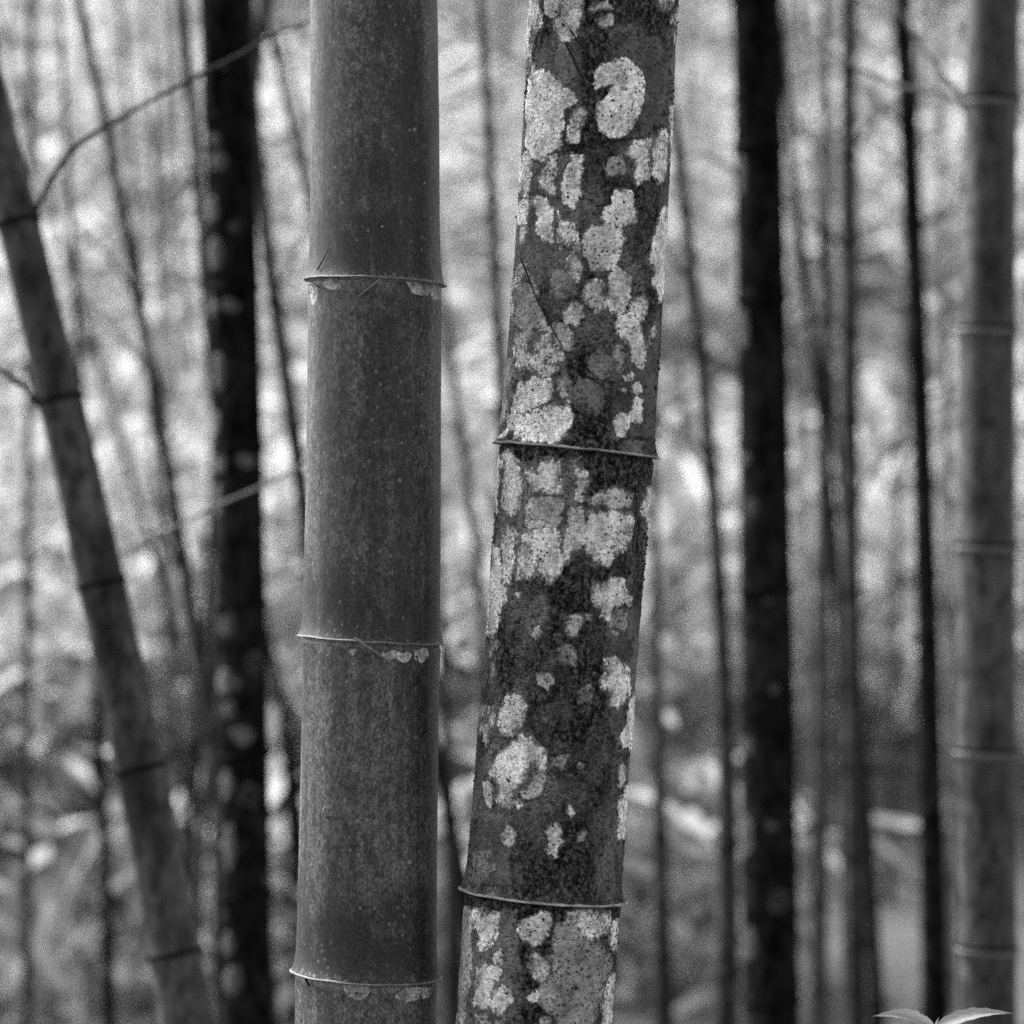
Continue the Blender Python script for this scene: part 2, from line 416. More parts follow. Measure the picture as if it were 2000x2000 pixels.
# ------------------------------------------------------------------ front culm with the smooth skin
L = Culm('bamboo_culm', 'smooth grey bamboo culm with thin node rings, standing beside the lichen-spotted culm', 3.0,
         [(730, 0), (732, 450), (732, 620), (731, 850), (727, 1100), (724, 1300), (720, 1600), (714, 1990)],
         [(0, 249), (450, 254), (620, 259), (1100, 266), (1300, 266), (1700, 271), (1990, 276)],
         [(552, .045), (1249, .065), (1902, .058)], M_SMOOTH, top=5.0)
def build_L():
    L.groove = .0022
    UP, DN = .0046, .0016; e = L.e; th = np.linspace(0, 2 * np.pi, 150, endpoint=False)
    vis = [n for n in L.all if -60 < n[0] < 2060]; edges = [L.ytop] + [n[0] for n in vis] + [L.ybot]
    parts = []
    for i in range(len(edges) - 1):
        a, b = edges[i], edges[i + 1]; outer = i in (0, len(edges) - 2)
        if outer and i == 0: py = np.concatenate([np.linspace(a, -80, 60, endpoint=False), np.linspace(-80, b, 230)])
        elif outer: py = np.concatenate([np.linspace(a, 2080, 60, endpoint=False), np.linspace(2080, b, 60)])
        else: py = np.linspace(a, b, 260)
        T, PY = np.meshgrid(th, py)
        wob = .0004 * fbm(np.cos(T) * 3, np.sin(T) * 3, PY / 160, 3) + .00012 * vnoise(np.cos(T) * 26, np.sin(T) * 26, PY / 200)
        P = L.surf(T, PY, wob, UP, DN)
        da = (PY - a) * L.k; db = (b - PY) * L.k
        edge_n = .5 + .5 * fbm(np.cos(T) * 5, np.sin(T) * 5, PY / 60, 3)
        soot = np.clip(1 - db / .10, 0, 1) * (.5 + .5 * np.cos(T + .15)) + .35 * np.clip(1 - db / .016, 0, 1) if i < len(edges) - 2 else 0 * PY
        soot = soot * np.clip(.15 + 1.5 * (.5 + .9 * fbm(np.cos(T) * 7 + 3, np.sin(T) * 7, PY / 45, 4)), 0, 1.25)
        crumb = .75 * np.clip(1 - db / .022, 0, 1) if i < len(edges) - 2 else 0 * PY
        wax = np.clip(1 - da / (.012 + .010 * edge_n), 0, 1) * .62 if i else 0 * PY
        o = mesh_obj('upper_internode' if i == 0 else ('lower_internode' if outer else 'internode'), P.reshape(-1, 3), grid_faces(len(py), len(th), True), M_SMOOTH, e, attrs={'soot': soot, 'wax': wax, 'crumb': crumb})
        parts.append(o)
    for n in vis:                                                   # the sheath scar, a thin uneven lip
        prof = [(-3.2, -.0012), (-2.0, .0000), (-.6, .0012), (.4, .0021), (1.2, .0018), (1.7, .0002), (2.0, -.003)]
        T2 = np.linspace(0, 2 * np.pi, 260, endpoint=False)
        jag = .0009 * fbm(np.cos(T2) * 9, np.sin(T2) * 9, n[0] * .37, 3); rag = 1.3 * vnoise(np.cos(T2) * 5, np.sin(T2) * 5, n[0] * .11)
        py = np.array([[n[0] + p[0]] for p in prof]) + rag[None, :]
        off = np.array([[p[1]] for p in prof]) + UP - .0006 + jag[None, :]
        P = L.surf(T2[None, :], py, off, 0, 0)
        mesh_obj('node_ring', P.reshape(-1, 3), grid_faces(len(prof), 260, True), M_RING, e)
    return parts
L_parts = build_L()
def L_zoom(zx, zy, x0, y0, s=400 / 1932): return (x0 + zx * s, y0 + zy * s)
# white bloom under the rings
for k, (x0, y0, poly, tone) in enumerate([
    (550, 400, [(430, 700), (520, 690), (600, 740), (560, 780), (470, 790), (420, 760)], .26),
    (550, 400, [(1190, 730), (1300, 740), (1420, 760), (1500, 770), (1480, 880), (1440, 890), (1400, 830), (1310, 850), (1230, 800)], .36),
    (550, 400, [(280, 770), (330, 770), (330, 900), (300, 940), (285, 860)], .28),
    (550, 1100, [(960, 850), (1070, 840), (1070, 890), (1010, 910)], .34),
    (550, 1100, [(1090, 850), (1200, 850), (1220, 880), (1160, 930), (1100, 890)], .42),
    (550, 1100, [(1240, 830), (1360, 810), (1370, 870), (1310, 930), (1250, 890)], .52),
    (550, 1100, [(640, 820), (700, 820), (680, 850), (650, 845)], .28),
    (550, 1100, [(330, 780), (470, 800), (450, 870), (360, 840)], .20),
    (550, 1600, [(580, 1570), (700, 1575), (820, 1600), (810, 1650), (740, 1700), (700, 1700), (620, 1640)], .30),
    (550, 1600, [(1150, 1600), (1300, 1590), (1290, 1690), (1170, 1710), (1080, 1680)], .42),
    (550, 1600, [(1320, 1600), (1410, 1590), (1390, 1660), (1330, 1690)], .42)]):
    crust(L, [L_zoom(a, b, x0, y0) for a, b in poly], tone * 1.35, 'wax_patch', .00035, 2.0, 300 + k, 3.0, up=.0, dn=.0016, bump=.0002, feather=4, grow=4.0)
# pale lichen dots
dots = [(709, 910, 6), (812, 913, 5.5), (780, 939, 6), (824, 834, 4.5), (715, 947, 3), (801, 795, 3), (808, 798, 3), (628, 964, 3), (791, 1321, 4), (817, 1380, 4.5), (742, 1439, 3.5),
        (812, 1440, 3.5), (764, 113, 5), (747, 443, 4), (807, 254, 4), (705, 1447, 8), (790, 628, 4), (802, 612, 4), (765, 652, 3), (665, 612, 4), (842, 911, 3), (785, 865, 3),
        (695, 1500, 9), (746, 1686, 5), (800, 1683, 5), (665, 1968, 3), (717, 1975, 4), (830, 358, 3), (770, 395, 3), (795, 700, 3), (640, 1585, 12), (762, 1122, 3), (799, 1115, 4), (745, 1652, 3)]
for k, (x, y, r) in enumerate(dots):
    a = np.linspace(0, 2 * np.pi, 12, endpoint=False)
    crust(L, np.stack([x + r * np.cos(a), y + r * 1.12 * np.sin(a)], -1), .30 if r < 7 else .13, 'lichen_dot', .0004, 1.5, 400 + k, 1.6, bump=.0001)
# loose fibres caught on the rings
def fibre(culm, a, b, r, out0, out1, mat=M_FIBRE, name='sheath_fibre', n=8):
    th, row = culm.unproject(np.linspace(a[0], b[0], n), np.linspace(a[1], b[1], n))
    P = culm.surf(th, row, np.linspace(out0, out1, n), 0, 0)
    v, f = tube(P, np.linspace(r, r * .6, n), 6); return mesh_obj(name, v, f, mat, culm.e)
fibre(L, (741, 547), (702, 580), .0009, .007, .0035)
fibre(L, (695, 1245), (767, 1299), .0013, .0085, .0085)
fibre(L, (627, 528), (645, 486), .0007, .004, .002, M_TWIG)
fibre(L, (634, 562), (618, 548), .0008, .006, .007, M_TWIG)
fibre(L, (604, 1912), (610, 1925), .0014, .004, .0035, M_NODE)

# ------------------------------------------------------------------ front culm crusted with lichen
R = Culm('bamboo_culm', 'leaning old bamboo culm crusted with dark moss and pale lichen patches', 2.97,
         [(1178, 0), (1168, 250), (1155, 450), (1145, 600), (1129, 850), (1121, 950), (1110, 1100), (1093, 1300), (1078, 1500), (1068, 1650), (1057, 1800), (1044, 1990)],
         [(0, 289), (450, 292), (850, 298), (1300, 299), (1990, 303)],
         [(-35, .09), (880, .098), (1748, .085)], M_MOSS, top=5.0)
def build_R():
    R.groove = .0026
    UP, DN = .0060, .0020; e = R.e; th = np.linspace(0, 2 * np.pi, 380, endpoint=False)
    vis = [n for n in R.all if -60 < n[0] < 2060]; edges = [R.ytop] + [n[0] for n in vis] + [R.ybot]
    for i in range(len(edges) - 1):
        a, b = edges[i], edges[i + 1]; outer = i in (0, len(edges) - 2)
        if i == 0: py = np.concatenate([np.linspace(a, -80, 60, endpoint=False), np.linspace(-80, b, 30)])
        elif outer: py = np.concatenate([np.linspace(a, 2040, 130, endpoint=False), np.linspace(2040, b, 60)])
        else: py = np.linspace(a, b, int((b - a) / 2.4))
        T, PY = np.meshgrid(th, py)
        ca, sa = np.cos(T), np.sin(T); hz = PY * R.k; rr = .07
        da = (PY - a) * R.k; db = (b - PY) * R.k
        big = fbm(ca * 3.0, sa * 3.0, hz * 26, 3)
        moss = np.clip(.5 + .9 * big, 0, 1) + .75 * np.clip(1 - da / .05, 0, 1) * sstep(-.2, .5, np.sin(T) + .35) * (i > 0) + .5 * np.clip(1 - da / .03, 0, 1) * (i > 0)
        moss = moss + .5 * np.exp(-((T - 2 * np.pi * (T > np.pi) + .25 * np.sin(hz * 9)) / .45) ** 2) * .6
        g = fbm(ca * rr * 300, sa * rr * 300, hz * 240, 2); g2 = vnoise(ca * rr * 620 + 5, sa * rr * 620, hz * 520)
        off = np.clip(moss, 0, 1.3) * (.0006 * g + .0010 * np.maximum(g2 - .25, 0)) - .0003 + .0004 * fbm(ca * 4, sa * 4, hz * 14, 3)
        fade = np.clip(np.minimum(da, db) / .004, 0, 1)
        P = R.surf(T, PY, off * fade, UP, DN)
        mesh_obj('upper_internode' if i == 0 else ('lower_internode' if outer else 'internode'), P.reshape(-1, 3), grid_faces(len(py), len(th), True), M_MOSS, e, attrs={'moss': moss})
    for n in vis:
        prof = [(-4.5, -.0014), (-2.6, .0000), (-1.0, .0012), (.2, .0020), (1.2, .0016), (1.8, -.0006), (2.2, -.004)]
        T2 = np.linspace(0, 2 * np.pi, 320, endpoint=False)
        jag = .0009 * fbm(np.cos(T2) * 12, np.sin(T2) * 12, n[0] * .37, 3); rag = 1.1 * vnoise(np.cos(T2) * 5, np.sin(T2) * 5, n[0] * .11)
        py = np.array([[n[0] + p[0]] for p in prof]) + rag[None, :]
        off = np.array([[p[1]] for p in prof]) + UP - .0006 + jag[None, :]
        P = R.surf(T2[None, :], py, off, 0, 0)
        mesh_obj('node_ring', P.reshape(-1, 3), grid_faces(len(prof), 320, True), M_RING_MOSS, e)
build_R()

def moss_tufts():
    r = np.random.default_rng(21); n = 16000
    th = r.uniform(-2.2, 2.2, n); row = r.uniform(-60, 2060, n); hz = row * R.k
    keep = fbm(np.sin(th) * 2.6 + 3, np.cos(th) * 2.6, hz * 22, 3) + .35 * np.exp(-((th - .25) / .7) ** 2) + r.normal(0, .12, n) > .22
    th, row = th[keep], row[keep]; m = len(th); sz = r.uniform(.0004, .0011, m) * np.where(r.uniform(0, 1, m) < .06, 1.7, 1.0)
    Cn = R.surf(th, row, sz * .25, .006, .002)
    O = np.array([(1, 0, 0), (-1, 0, 0), (0, 1, 0), (0, -1, 0), (0, 0, 1), (0, 0, -1)], float)
    V = (Cn[:, None] + (O[None] + r.normal(0, .28, (m, 6, 3))) * sz[:, None, None]).reshape(-1, 3)
    T = np.array([(0, 2, 4), (2, 1, 4), (1, 3, 4), (3, 0, 4), (2, 0, 5), (1, 2, 5), (3, 1, 5), (0, 3, 5)])
    F = (np.arange(m)[:, None, None] * 6 + T[None]).reshape(-1, 3)
    o_ = mesh_obj('moss_tufts', V, F, M_TUFT, R.e, smooth=True); o_['kind'] = 'stuff'
M_TUFT = mat_plain('moss_tuft', .008, .075, 260, .95, .05)
moss_tufts()

Z = 500 / 1932
# every patch: outline on an enlarged view (x0, y0 of the view) and its tone
A = [
 (.52, [(520,600),(600,520),(690,560),(760,650),(860,700),(880,760),(830,800),(790,800),(760,870),(770,960),(740,1020),(750,1100),(700,1130),(640,1170),(620,1230),(560,1200),(500,1080),(490,900),(500,720)]),
 (.40, [(640,1190),(720,1180),(720,1280),(700,1370),(720,1480),(650,1470),(590,1440),(600,1340),(620,1260)]),
 (.46, [(850,1160),(930,1180),(910,1300),(900,1400),(900,1520),(850,1580),(770,1520),(760,1400),(790,1290)]),
 (.28, [(850,800),(900,800),(960,860),(930,930),(890,960),(840,950),(830,880)]),
 (.36, [(820,950),(890,990),(890,1060),(850,1090),(800,1060)]),
 (.52, [(1060,490),(1150,450),(1260,440),(1310,500),(1370,560),(1390,680),(1370,800),(1320,900),(1300,990),(1200,1030),(1110,1010),(1050,960),(1020,880),(1040,775),(1130,720),(1120,645),(1040,665),(1010,640),(1010,570)]),
 (.50, [(1290,1050),(1430,1050),(1440,1150),(1430,1280),(1400,1360),(1340,1395),(1300,1340),(1300,1230),(1260,1160)]),
 (.50, [(1450,1040),(1490,980),(1540,970),(1560,1080),(1555,1250),(1530,1390),(1490,1390),(1455,1300),(1455,1150)]),
 (.45, [(1465,-80),(1610,-80),(1600,0),(1570,60),(1530,110),(1490,60)]),
 (.47, [(1160,1440),(1230,1420),(1290,1460),(1300,1530),(1330,1600),(1310,1680),(1230,1710),(1130,1700),(1060,1660),(1080,1590),(1140,1560)]),
 (.45, [(920,1830),(960,1730),(1000,1700),(1040,1720),(1110,1690),(1190,1710),(1230,1790),(1250,1810),(1200,1870),(1190,1950),(1130,2030),(1080,2050),(980,2030),(920,1920)]),
 (.32, [(880,1800),(915,1840),(910,1930),(920,2000),(880,2130),(810,2100),(800,1990)]),
 (.33, [(780,-60),(920,-60),(910,120),(900,220),(850,290),(760,300),(720,240),(720,150)]),
 (.26, [(640,-60),(760,-60),(760,30),(715,140),(650,100)]),
 (.32, [(1010,30),(1110,20),(1140,60),(1060,80),(1000,100),(970,70)]),
 (.32, [(1060,140),(1120,100),(1150,130),(1120,190),(1060,190),(1020,170)]),
 (.42, [(505,-60),(620,-60),(600,150),(560,300),(540,430),(500,440),(490,250)]),
 (.42, [(440,1180),(520,1160),(530,1400),(510,1480),(450,1500),(430,1380)]),
 (.42, [(540,1500),(600,1480),(650,1500),(690,1600),(690,1750),(690,1830),(640,1830),(580,1770),(570,1690),(600,1640),(560,1600)]),
 (.42, [(740,1590),(770,1660),(850,1700),(880,1770),(800,1850),(750,1890),(730,1800),(740,1700)]),
 (.48, [(440,1510),(510,1510),(520,1600),(500,1690),(440,1700),(420,1620)]),
 (.33, [(460,1720),(510,1710),(500,1800),(470,1850),(430,1800)]),
 (.60, [(1580,820),(1620,800),(1610,1000),(1590,1150),(1565,1050)]),
 (.52, [(1480,1700),(1540,1560),(1570,1700),(1560,1900),(1540,2100),(1510,2280),(1440,2130),(1440,1950)]),
 (.42, [(1600,130),(1640,60),(1640,250),(1600,330)]),
 (.17, [(1110,1200),(1200,1190),(1240,1280),(1200,1330),(1120,1330)]),
 (.10, [(700,590),(790,640),(870,540),(820,400),(750,330),(720,420)]),
 (.26, [(500,450),(540,440),(545,540),(500,600),(485,560)]),
]
B = [
 (.20, [(420,330),(450,250),(490,230),(530,300),(560,430),(590,560),(620,680),(650,760),(560,775),(530,840),(490,830),(440,740),(400,700),(400,560)]),
 (.36, [(410,790),(440,760),(490,840),(510,920),(550,960),(590,900),(545,870),(570,790),(660,780),(720,860),(780,940),(740,1005),(690,990),(600,1000),(550,1070),(480,1070),(430,1020),(400,920)]),
 (.24, [(585,1020),(690,1005),(745,1030),(740,1070),(680,1105),(600,1100)]),
 (.45, [(450,1150),(540,1115),(640,1115),(695,1130),(705,1200),(690,1265),(620,1305),(550,1345),(480,1375),(390,1380),(400,1280),(430,1180)]),
 (.40, [(725,1120),(780,1095),(820,1130),(835,1220),(820,1290),(780,1290),(725,1250),(715,1180)]),
 (.62, [(500,1385),(600,1345),(700,1310),(820,1325),(840,1400),(830,1480),(790,1550),(750,1600),(640,1600),(520,1590),(420,1570),(440,1480)]),
 (.38, [(380,1400),(470,1395),(440,1500),(410,1510),(380,1470)]),
 (.48, [(330,1510),(380,1490),(350,1560),(300,1580)]),
 (.34, [(760,640),(800,570),(870,540),(930,570),(940,640),(890,710),(840,690),(790,700)]),
 (.27, [(670,740),(720,705),(800,715),(830,780),(835,900),(780,900),(720,840)]),
 (.40, [(940,400),(1010,370),(1080,400),(1095,500),(1080,580),(1010,610),(960,580),(930,500)]),
 (.40, [(1110,360),(1150,280),(1220,300),(1290,370),(1290,430),(1250,470),(1270,520),(1240,590),(1200,640),(1140,630),(1115,560),(1125,460)]),
 (.45, [(1295,560),(1330,480),(1380,465),(1405,520),(1400,640),(1370,670),(1305,640),(1275,610)]),
 (.52, [(1160,740),(1200,660),(1270,640),(1340,680),(1370,740),(1390,860),(1395,960),(1370,1040),(1310,1010),(1295,960),(1280,900),(1230,840)]),
 (.20, [(1150,880),(1190,840),(1230,865),(1265,900),(1280,970),(1240,1060),(1200,1080),(1150,1010)]),
 (.38, [(1405,720),(1450,720),(1460,800),(1410,890),(1395,830)]),
 (.14, [(990,950),(1060,870),(1110,920),(1140,1000),(1120,1100),(1060,1110),(990,1050),(960,1000)]),
 (.40, [(1290,1170),(1350,1140),(1370,1200),(1330,1235),(1290,1220)]),
 (.46, [(1290,1290),(1330,1255),(1365,1290),(1370,1400),(1350,1460),(1300,1450),(1280,1360)]),
 (.46, [(1130,1480),(1150,1410),(1200,1370),(1260,1390),(1260,1480),(1220,1560),(1180,1560)]),
 (.34, [(1230,1100),(1280,1065),(1310,1090),(1270,1140),(1230,1140)]),
 (.34, [(1210,1200),(1250,1190),(1260,1220),(1230,1230)]),
 (.66, [(385,440),(415,340),(415,480),(400,620),(370,740),(362,660)]),
 (.24, [(320,1000),(395,960),(415,1100),(385,1300),(350,1450),(300,1480),(300,1300)]),
 (.13, [(700,300),(860,330),(880,480),(800,520),(720,500),(690,400)]),
 (.11, [(880,1120),(1040,1150),(1100,1300),(1000,1400),(880,1350),(850,1220)]),
]
C = [
 (.42, [(520,140),(560,110),(600,140),(640,250),(660,380),(660,500),(620,610),(560,600),(500,540),(500,350),(510,220)]),
 (.40, [(690,260),(780,230),(900,190),(955,250),(945,400),(950,440),(860,440),(760,460),(690,480),(675,350)]),
 (.42, [(1060,230),(1130,250),(1170,330),(1160,430),(1110,510),(1060,480),(1050,350)]),
 (.26, [(740,480),(850,455),(940,475),(970,530),(970,640),(940,680),(880,690),(760,700),(690,690),(670,620),(690,540)]),
 (.40, [(660,720),(760,715),(900,705),(950,760),(960,850),(985,930),(930,1060),(860,1070),(790,1020),(765,960),(745,870),(665,800)]),
 (.37, [(640,820),(725,850),(750,930),(745,1020),(700,1100),(620,1090),(640,950)]),
 (.35, [(1000,560),(1110,540),(1120,680),(1110,810),(1080,880),(1030,860),(1000,920),(975,850),(990,740)]),
 (.66, [(1145,570),(1240,545),(1380,580),(1470,570),(1490,650),(1480,760),(1440,850),(1370,910),(1310,1000),(1240,960),(1200,980),(1130,900),(1125,820),(1140,700)]),
 (.36, [(1150,500),(1230,440),(1300,420),(1400,400),(1480,440),(1480,540),(1380,560),(1250,525),(1150,545)]),
 (.27, [(850,1075),(920,1065),(880,1140),(840,1130)]),
 (.40, [(520,700),(600,650),(620,760),(600,900),(580,1000),(560,1110),(520,1130),(500,1000),(510,850)]),
 (.56, [(435,840),(490,860),(495,1000),(540,1150),(530,1260),(480,1320),(470,1400),(440,1530),(390,1510),(390,1300),(410,1100)]),
 (.44, [(425,1550),(460,1560),(455,1680),(470,1750),(430,1880),(410,1870),(415,1700)]),
 (.46, [(1200,1120),(1260,1110),(1310,1130),(1330,1080),(1420,1090),(1440,1170),(1480,1240),(1450,1290),(1350,1300),(1310,1390),(1250,1360),(1210,1280),(1190,1200)]),
 (.18, [(1355,1320),(1440,1310),(1440,1440),(1380,1510),(1330,1470),(1330,1390)]),
 (.56, [(1290,1700),(1350,1650),(1440,1690),(1465,1800),(1460,1920),(1440,2000),(1370,2060),(1310,2020),(1270,1920),(1250,1850),(1290,1780)]),
 (.30, [(980,1410),(1040,1370),(1110,1370),(1110,1430),(1080,1470),(1060,1530),(1010,1510),(1000,1450)]),
 (.28, [(710,1490),(780,1440),(800,1490),(780,1540),(740,1530)]),
 (.18, [(940,1610),(1000,1590),(1050,1640),(1040,1730),(970,1740),(940,1680)]),
 (.22, [(770,1800),(880,1790),(890,1850),(840,1910),(790,1880)]),
 (.22, [(1140,1360),(1190,1350),(1180,1410)]),
 (.52, [(1585,430),(1630,390),(1625,530),(1590,660),(1565,560)]),
 (.26, [(600,1200),(640,1190),(640,1230)]),
 (.50, [(475,170),(500,160),(490,400),(465,600),(455,400)]),
]
Dp = [
 (.40, [(500,540),(540,420),(600,400),(660,430),(690,500),(680,600),(620,680),(580,730),(510,720),(480,640)]),
 (.44, [(440,880),(520,800),(620,760),(640,710),(720,720),(780,790),(820,830),(830,920),(800,965),(750,950),(700,995),(695,1060),(680,1095),(620,1130),(635,1190),(660,1240),(620,1290),(540,1290),(470,1230),(450,1130),(420,1000)]),
 (.25, [(650,1150),(705,1095),(725,1035),(790,985),(830,965),(825,1060),(790,1160),(720,1200),(660,1190)]),
 (.28, [(370,1090),(425,1080),(435,1180),(410,1260),(370,1190)]),
 (.28, [(410,520),(430,500),(430,620),(410,740),(390,820),(370,760),(370,650)]),
 (.22, [(890,890),(1000,870),(990,930),(960,970),(900,940)]),
 (.33, [(980,1300),(1010,1260),(1050,1310),(1020,1330)]),
 (.28, [(490,1470),(560,1410),(610,1480),(590,1540),(540,1560),(510,1530)]),
 (.34, [(820,1430),(930,1390),(960,1440),(950,1510),(980,1530),(920,1550),(910,1640),(870,1620),(840,1570),(850,1510)]),
 (.28, [(1060,1470),(1130,1440),(1120,1510),(1070,1520)]),
 (.15, [(1080,400),(1160,340),(1190,390),(1170,460),(1100,470)]),
 (.60, [(1410,740),(1450,600),(1470,480),(1510,400),(1520,560),(1500,700),(1480,830),(1430,800)]),
 (.33, [(1375,990),(1415,920),(1430,980),(1420,1080),(1385,1110)]),
 (.62, [(1380,1260),(1410,1180),(1455,1100),(1475,1180),(1455,1330),(1430,1500),(1395,1490),(1390,1360)]),
 (.28, [(335,600),(355,500),(380,520),(360,680),(325,740)]),
 (.18, [(1080,940),(1110,930),(1120,960),(1090,970)]),
 (.12, [(300,1620),(420,1590),(450,1740),(350,1850),(270,1800)]),
]
E = [
 (.45, [(290,1080),(380,1070),(440,1100),(500,1100),(490,1180),(480,1260),(430,1330),(380,1380),(340,1360),(320,1250),(280,1200)]),
 (.42, [(640,1170),(720,1130),(800,1080),(860,1110),(880,1160),(860,1260),(790,1310),(740,1340),(710,1360),(660,1270),(620,1230)]),
 (.42, [(980,1080),(1060,1060),(1200,1060),(1310,1085),(1310,1170),(1290,1260),(1200,1280),(1130,1270),(1080,1200),(1050,1140),(990,1130)]),
 (.42, [(730,1390),(800,1430),(875,1420),(870,1510),(835,1590),(800,1620),(750,1590),(710,1500)]),
 (.21, [(900,1180),(1040,1150),(1110,1280),(1250,1300),(1300,1380),(1320,1480),(1290,1600),(1240,1750),(1210,1900),(1100,2050),(950,2000),(900,1880),(800,1780),(800,1650),(890,1550),(900,1350)]),
 (.34, [(430,1430),(490,1380),(520,1430),(490,1490),(450,1485)]),
 (.37, [(310,1500),(380,1470),(395,1540),(435,1610),(430,1700),(415,1800),(360,1830),(300,1810),(270,1780),(310,1650)]),
 (.34, [(400,1505),(470,1490),(500,1540),(470,1600),(425,1575)]),
 (.38, [(440,1700),(500,1640),(580,1700),(600,1740),(540,1820),(520,1890),(450,1870),(430,1780)]),
 (.40, [(700,1740),(760,1680),(790,1700),(770,1760),(720,1770)]),
 (.46, [(1330,1150),(1390,1140),(1375,1300),(1350,1390),(1315,1330)]),
 (.50, [(1310,1560),(1345,1540),(1350,1750),(1345,2040),(1220,2040),(1260,1750)]),
 (.24, [(210,1060),(265,1060),(275,1300),(260,1600),(220,1900),(180,1990),(170,1700),(190,1400)]),
 (.55, [(160,1850),(190,1840),(195,2050),(145,2050)]),
 (.21, [(310,1840),(430,1890),(520,1910),(450,2050),(310,2050)]),
 (.28, [(800,1900),(880,1890),(880,2030),(800,2030)]),
]
for k, (tone, poly) in enumerate([   # thin grey algal film between the crusts
    (.15, [(1005,330),(1110,300),(1135,400),(1130,480),(1060,560),(995,560)]), (.15, [(985,640),(1090,640),(1110,840),(968,850)]),
    (.20, [(975,905),(1140,890),(1150,1000),(1235,960),(1235,1080),(1130,1090),(1060,1130),(985,1130),(960,1050)]), (.18, [(900,1790),(1010,1775),(1020,1990),(885,2030)]),
    (.13, [(1200,660),(1270,640),(1285,860),(1190,860)]), (.14, [(1190,60),(1310,80),(1300,240),(1250,270)]), (.12, [(905,1600),(990,1590),(1000,1730),(895,1730)]), (.13, [(1180,1180),(1240,1120),(1225,1500),(1190,1420)])]):
    crust(R, poly, tone, 'algae_film', .0003, 2.5, 50 + 7.7 * k, 8, bump=.0003, feather=34, up=.006, dn=.002)
k = 0
for x0, y0, lst in ((900, 0, A), (900, 450, B), (850, 850, C), (850, 1250, Dp), (850, 1500, E)):
    for tone, poly in lst:
        P = np.array(poly, float) * Z + np.array([x0, y0]); size = (P.max(0) - P.min(0)).mean()
        crust(R, P, min(tone * 1.9, .95), 'lichen_patch', .0007 if tone > .22 else .0004, 2.0, 11.3 * k, 5.5 if size > 25 else 3.2, bump=.0005 if tone > .22 else .0003, feather=(9 + 20 * ((k * .618) % 1)) * min(1, size / 40), up=.006, dn=.002, grow=4.0 if size > 25 else 3.0); k += 1
for a, b, r in (((1020, 507), (1050, 585), .0007), ((1050, 585), (1105, 690), .0007), ((1115, 60), (1148, 106), .0008), ((1107, 88), (1157, 192), .0009), ((1108, 284), (1160, 280), .0006), ((1160, 279), (1270, 267), .0007), ((1148, 735), (1180, 756), .0006)):
    fibre(R, a, b, r, .0012, .0012, M_TWIG, 'rootlet', 10)

# ------------------------------------------------------------------ culms behind
S = 2000 / 1932
def q(pts): return [(a * S, b * S) for a, b in pts]
def qn(l, slope=0): return [(y * S, slope) for y in l]
def even(y0, gap, slope=0): return [(y, slope) for y in np.arange(y0, 2060, gap)]

a = Culm('bamboo_culm', 'mottled bamboo culm leaning steeply, a long arching branch springing from its node', 4.3,
         q([(-25, 170), (30, 415), (115, 755), (193, 1100), (262, 1450), (330, 1795)]), q([(400, 78), (1100, 88), (1800, 98)]),
         qn([95, 418, 752, 1100, 1448, 1797], -.19), mat_culm('mottled_leaning_culm', .010, .062, .6, .2), top=4.2).build(28, M_NODE, .0018, .0008, 10, .002)
a.branch(q([(66, 405), (90, 350), (130, 290), (190, 245), (330, 165), (450, 105), (520, 65), (600, 35)]), .0042, .0020, M_TWIG, 40, -.25)
a.branch(q([(76, 765), (40, 725), (0, 700), (-60, 668)]), .0042, .003, M_TWIG, 16, -.1)
a.branch(q([(232, 1040), (300, 1010), (420, 950), (500, 915), (590, 868)]), .0024, .0022, M_TWIG_PALE, 24, .25)

b = Culm('bamboo_culm', 'black weathered bamboo culm with a few pale lichen blotches, behind the arching branch', 5.1,
         q([(423, 0), (438, 380), (444, 700), (455, 1120), (461, 1500), (466, 1932)]), q([(0, 94), (900, 93), (1932, 96)]),
         qn([-80, 222, 545, 846, 1140, 1425, 1690, 1945], -.05), M_BLACK, top=5.4).build(28, M_NODE, .0022, .001, 13, .002)
for i, (x, y, rx, ry, t) in enumerate([(412, 305, 13, 16, .16), (405, 265, 8, 14, .10), (400, 395, 10, 22, .10), (406, 480, 12, 26, .10), (434, 575, 14, 12, .18), (397, 570, 8, 22, .12), (412, 700, 9, 32, .09),
        (405, 800, 8, 20, .12), (465, 868, 14, 13, .20), (415, 870, 10, 22, .12), (410, 945, 9, 28, .10), (430, 1180, 11, 22, .10), (425, 1290, 12, 22, .12), (458, 1388, 20, 15, .20), (432, 1340, 10, 14, .12),
        (428, 1480, 9, 24, .12), (432, 1600, 10, 40, .13), (505, 1660, 8, 8, .2), (430, 1780, 9, 20, .12), (440, 1850, 14, 24, .12), (440, 1290, 10, 10, .12), (440, 425, 7, 8, .08), (425, 130, 6, 6, .07), (480, 1250, 12, 16, .05), (470, 1500, 14, 18, .04)]):
    an = np.linspace(0, 2 * np.pi, 14, endpoint=False)
    crust(b, np.stack([x * S + rx * 1.25 * np.cos(an), y * S + ry * 1.2 * np.sin(an)], -1), t * .62, 'lichen_patch', .0009, 3.0, 700 + i * 3.1, 7, bump=.0003)

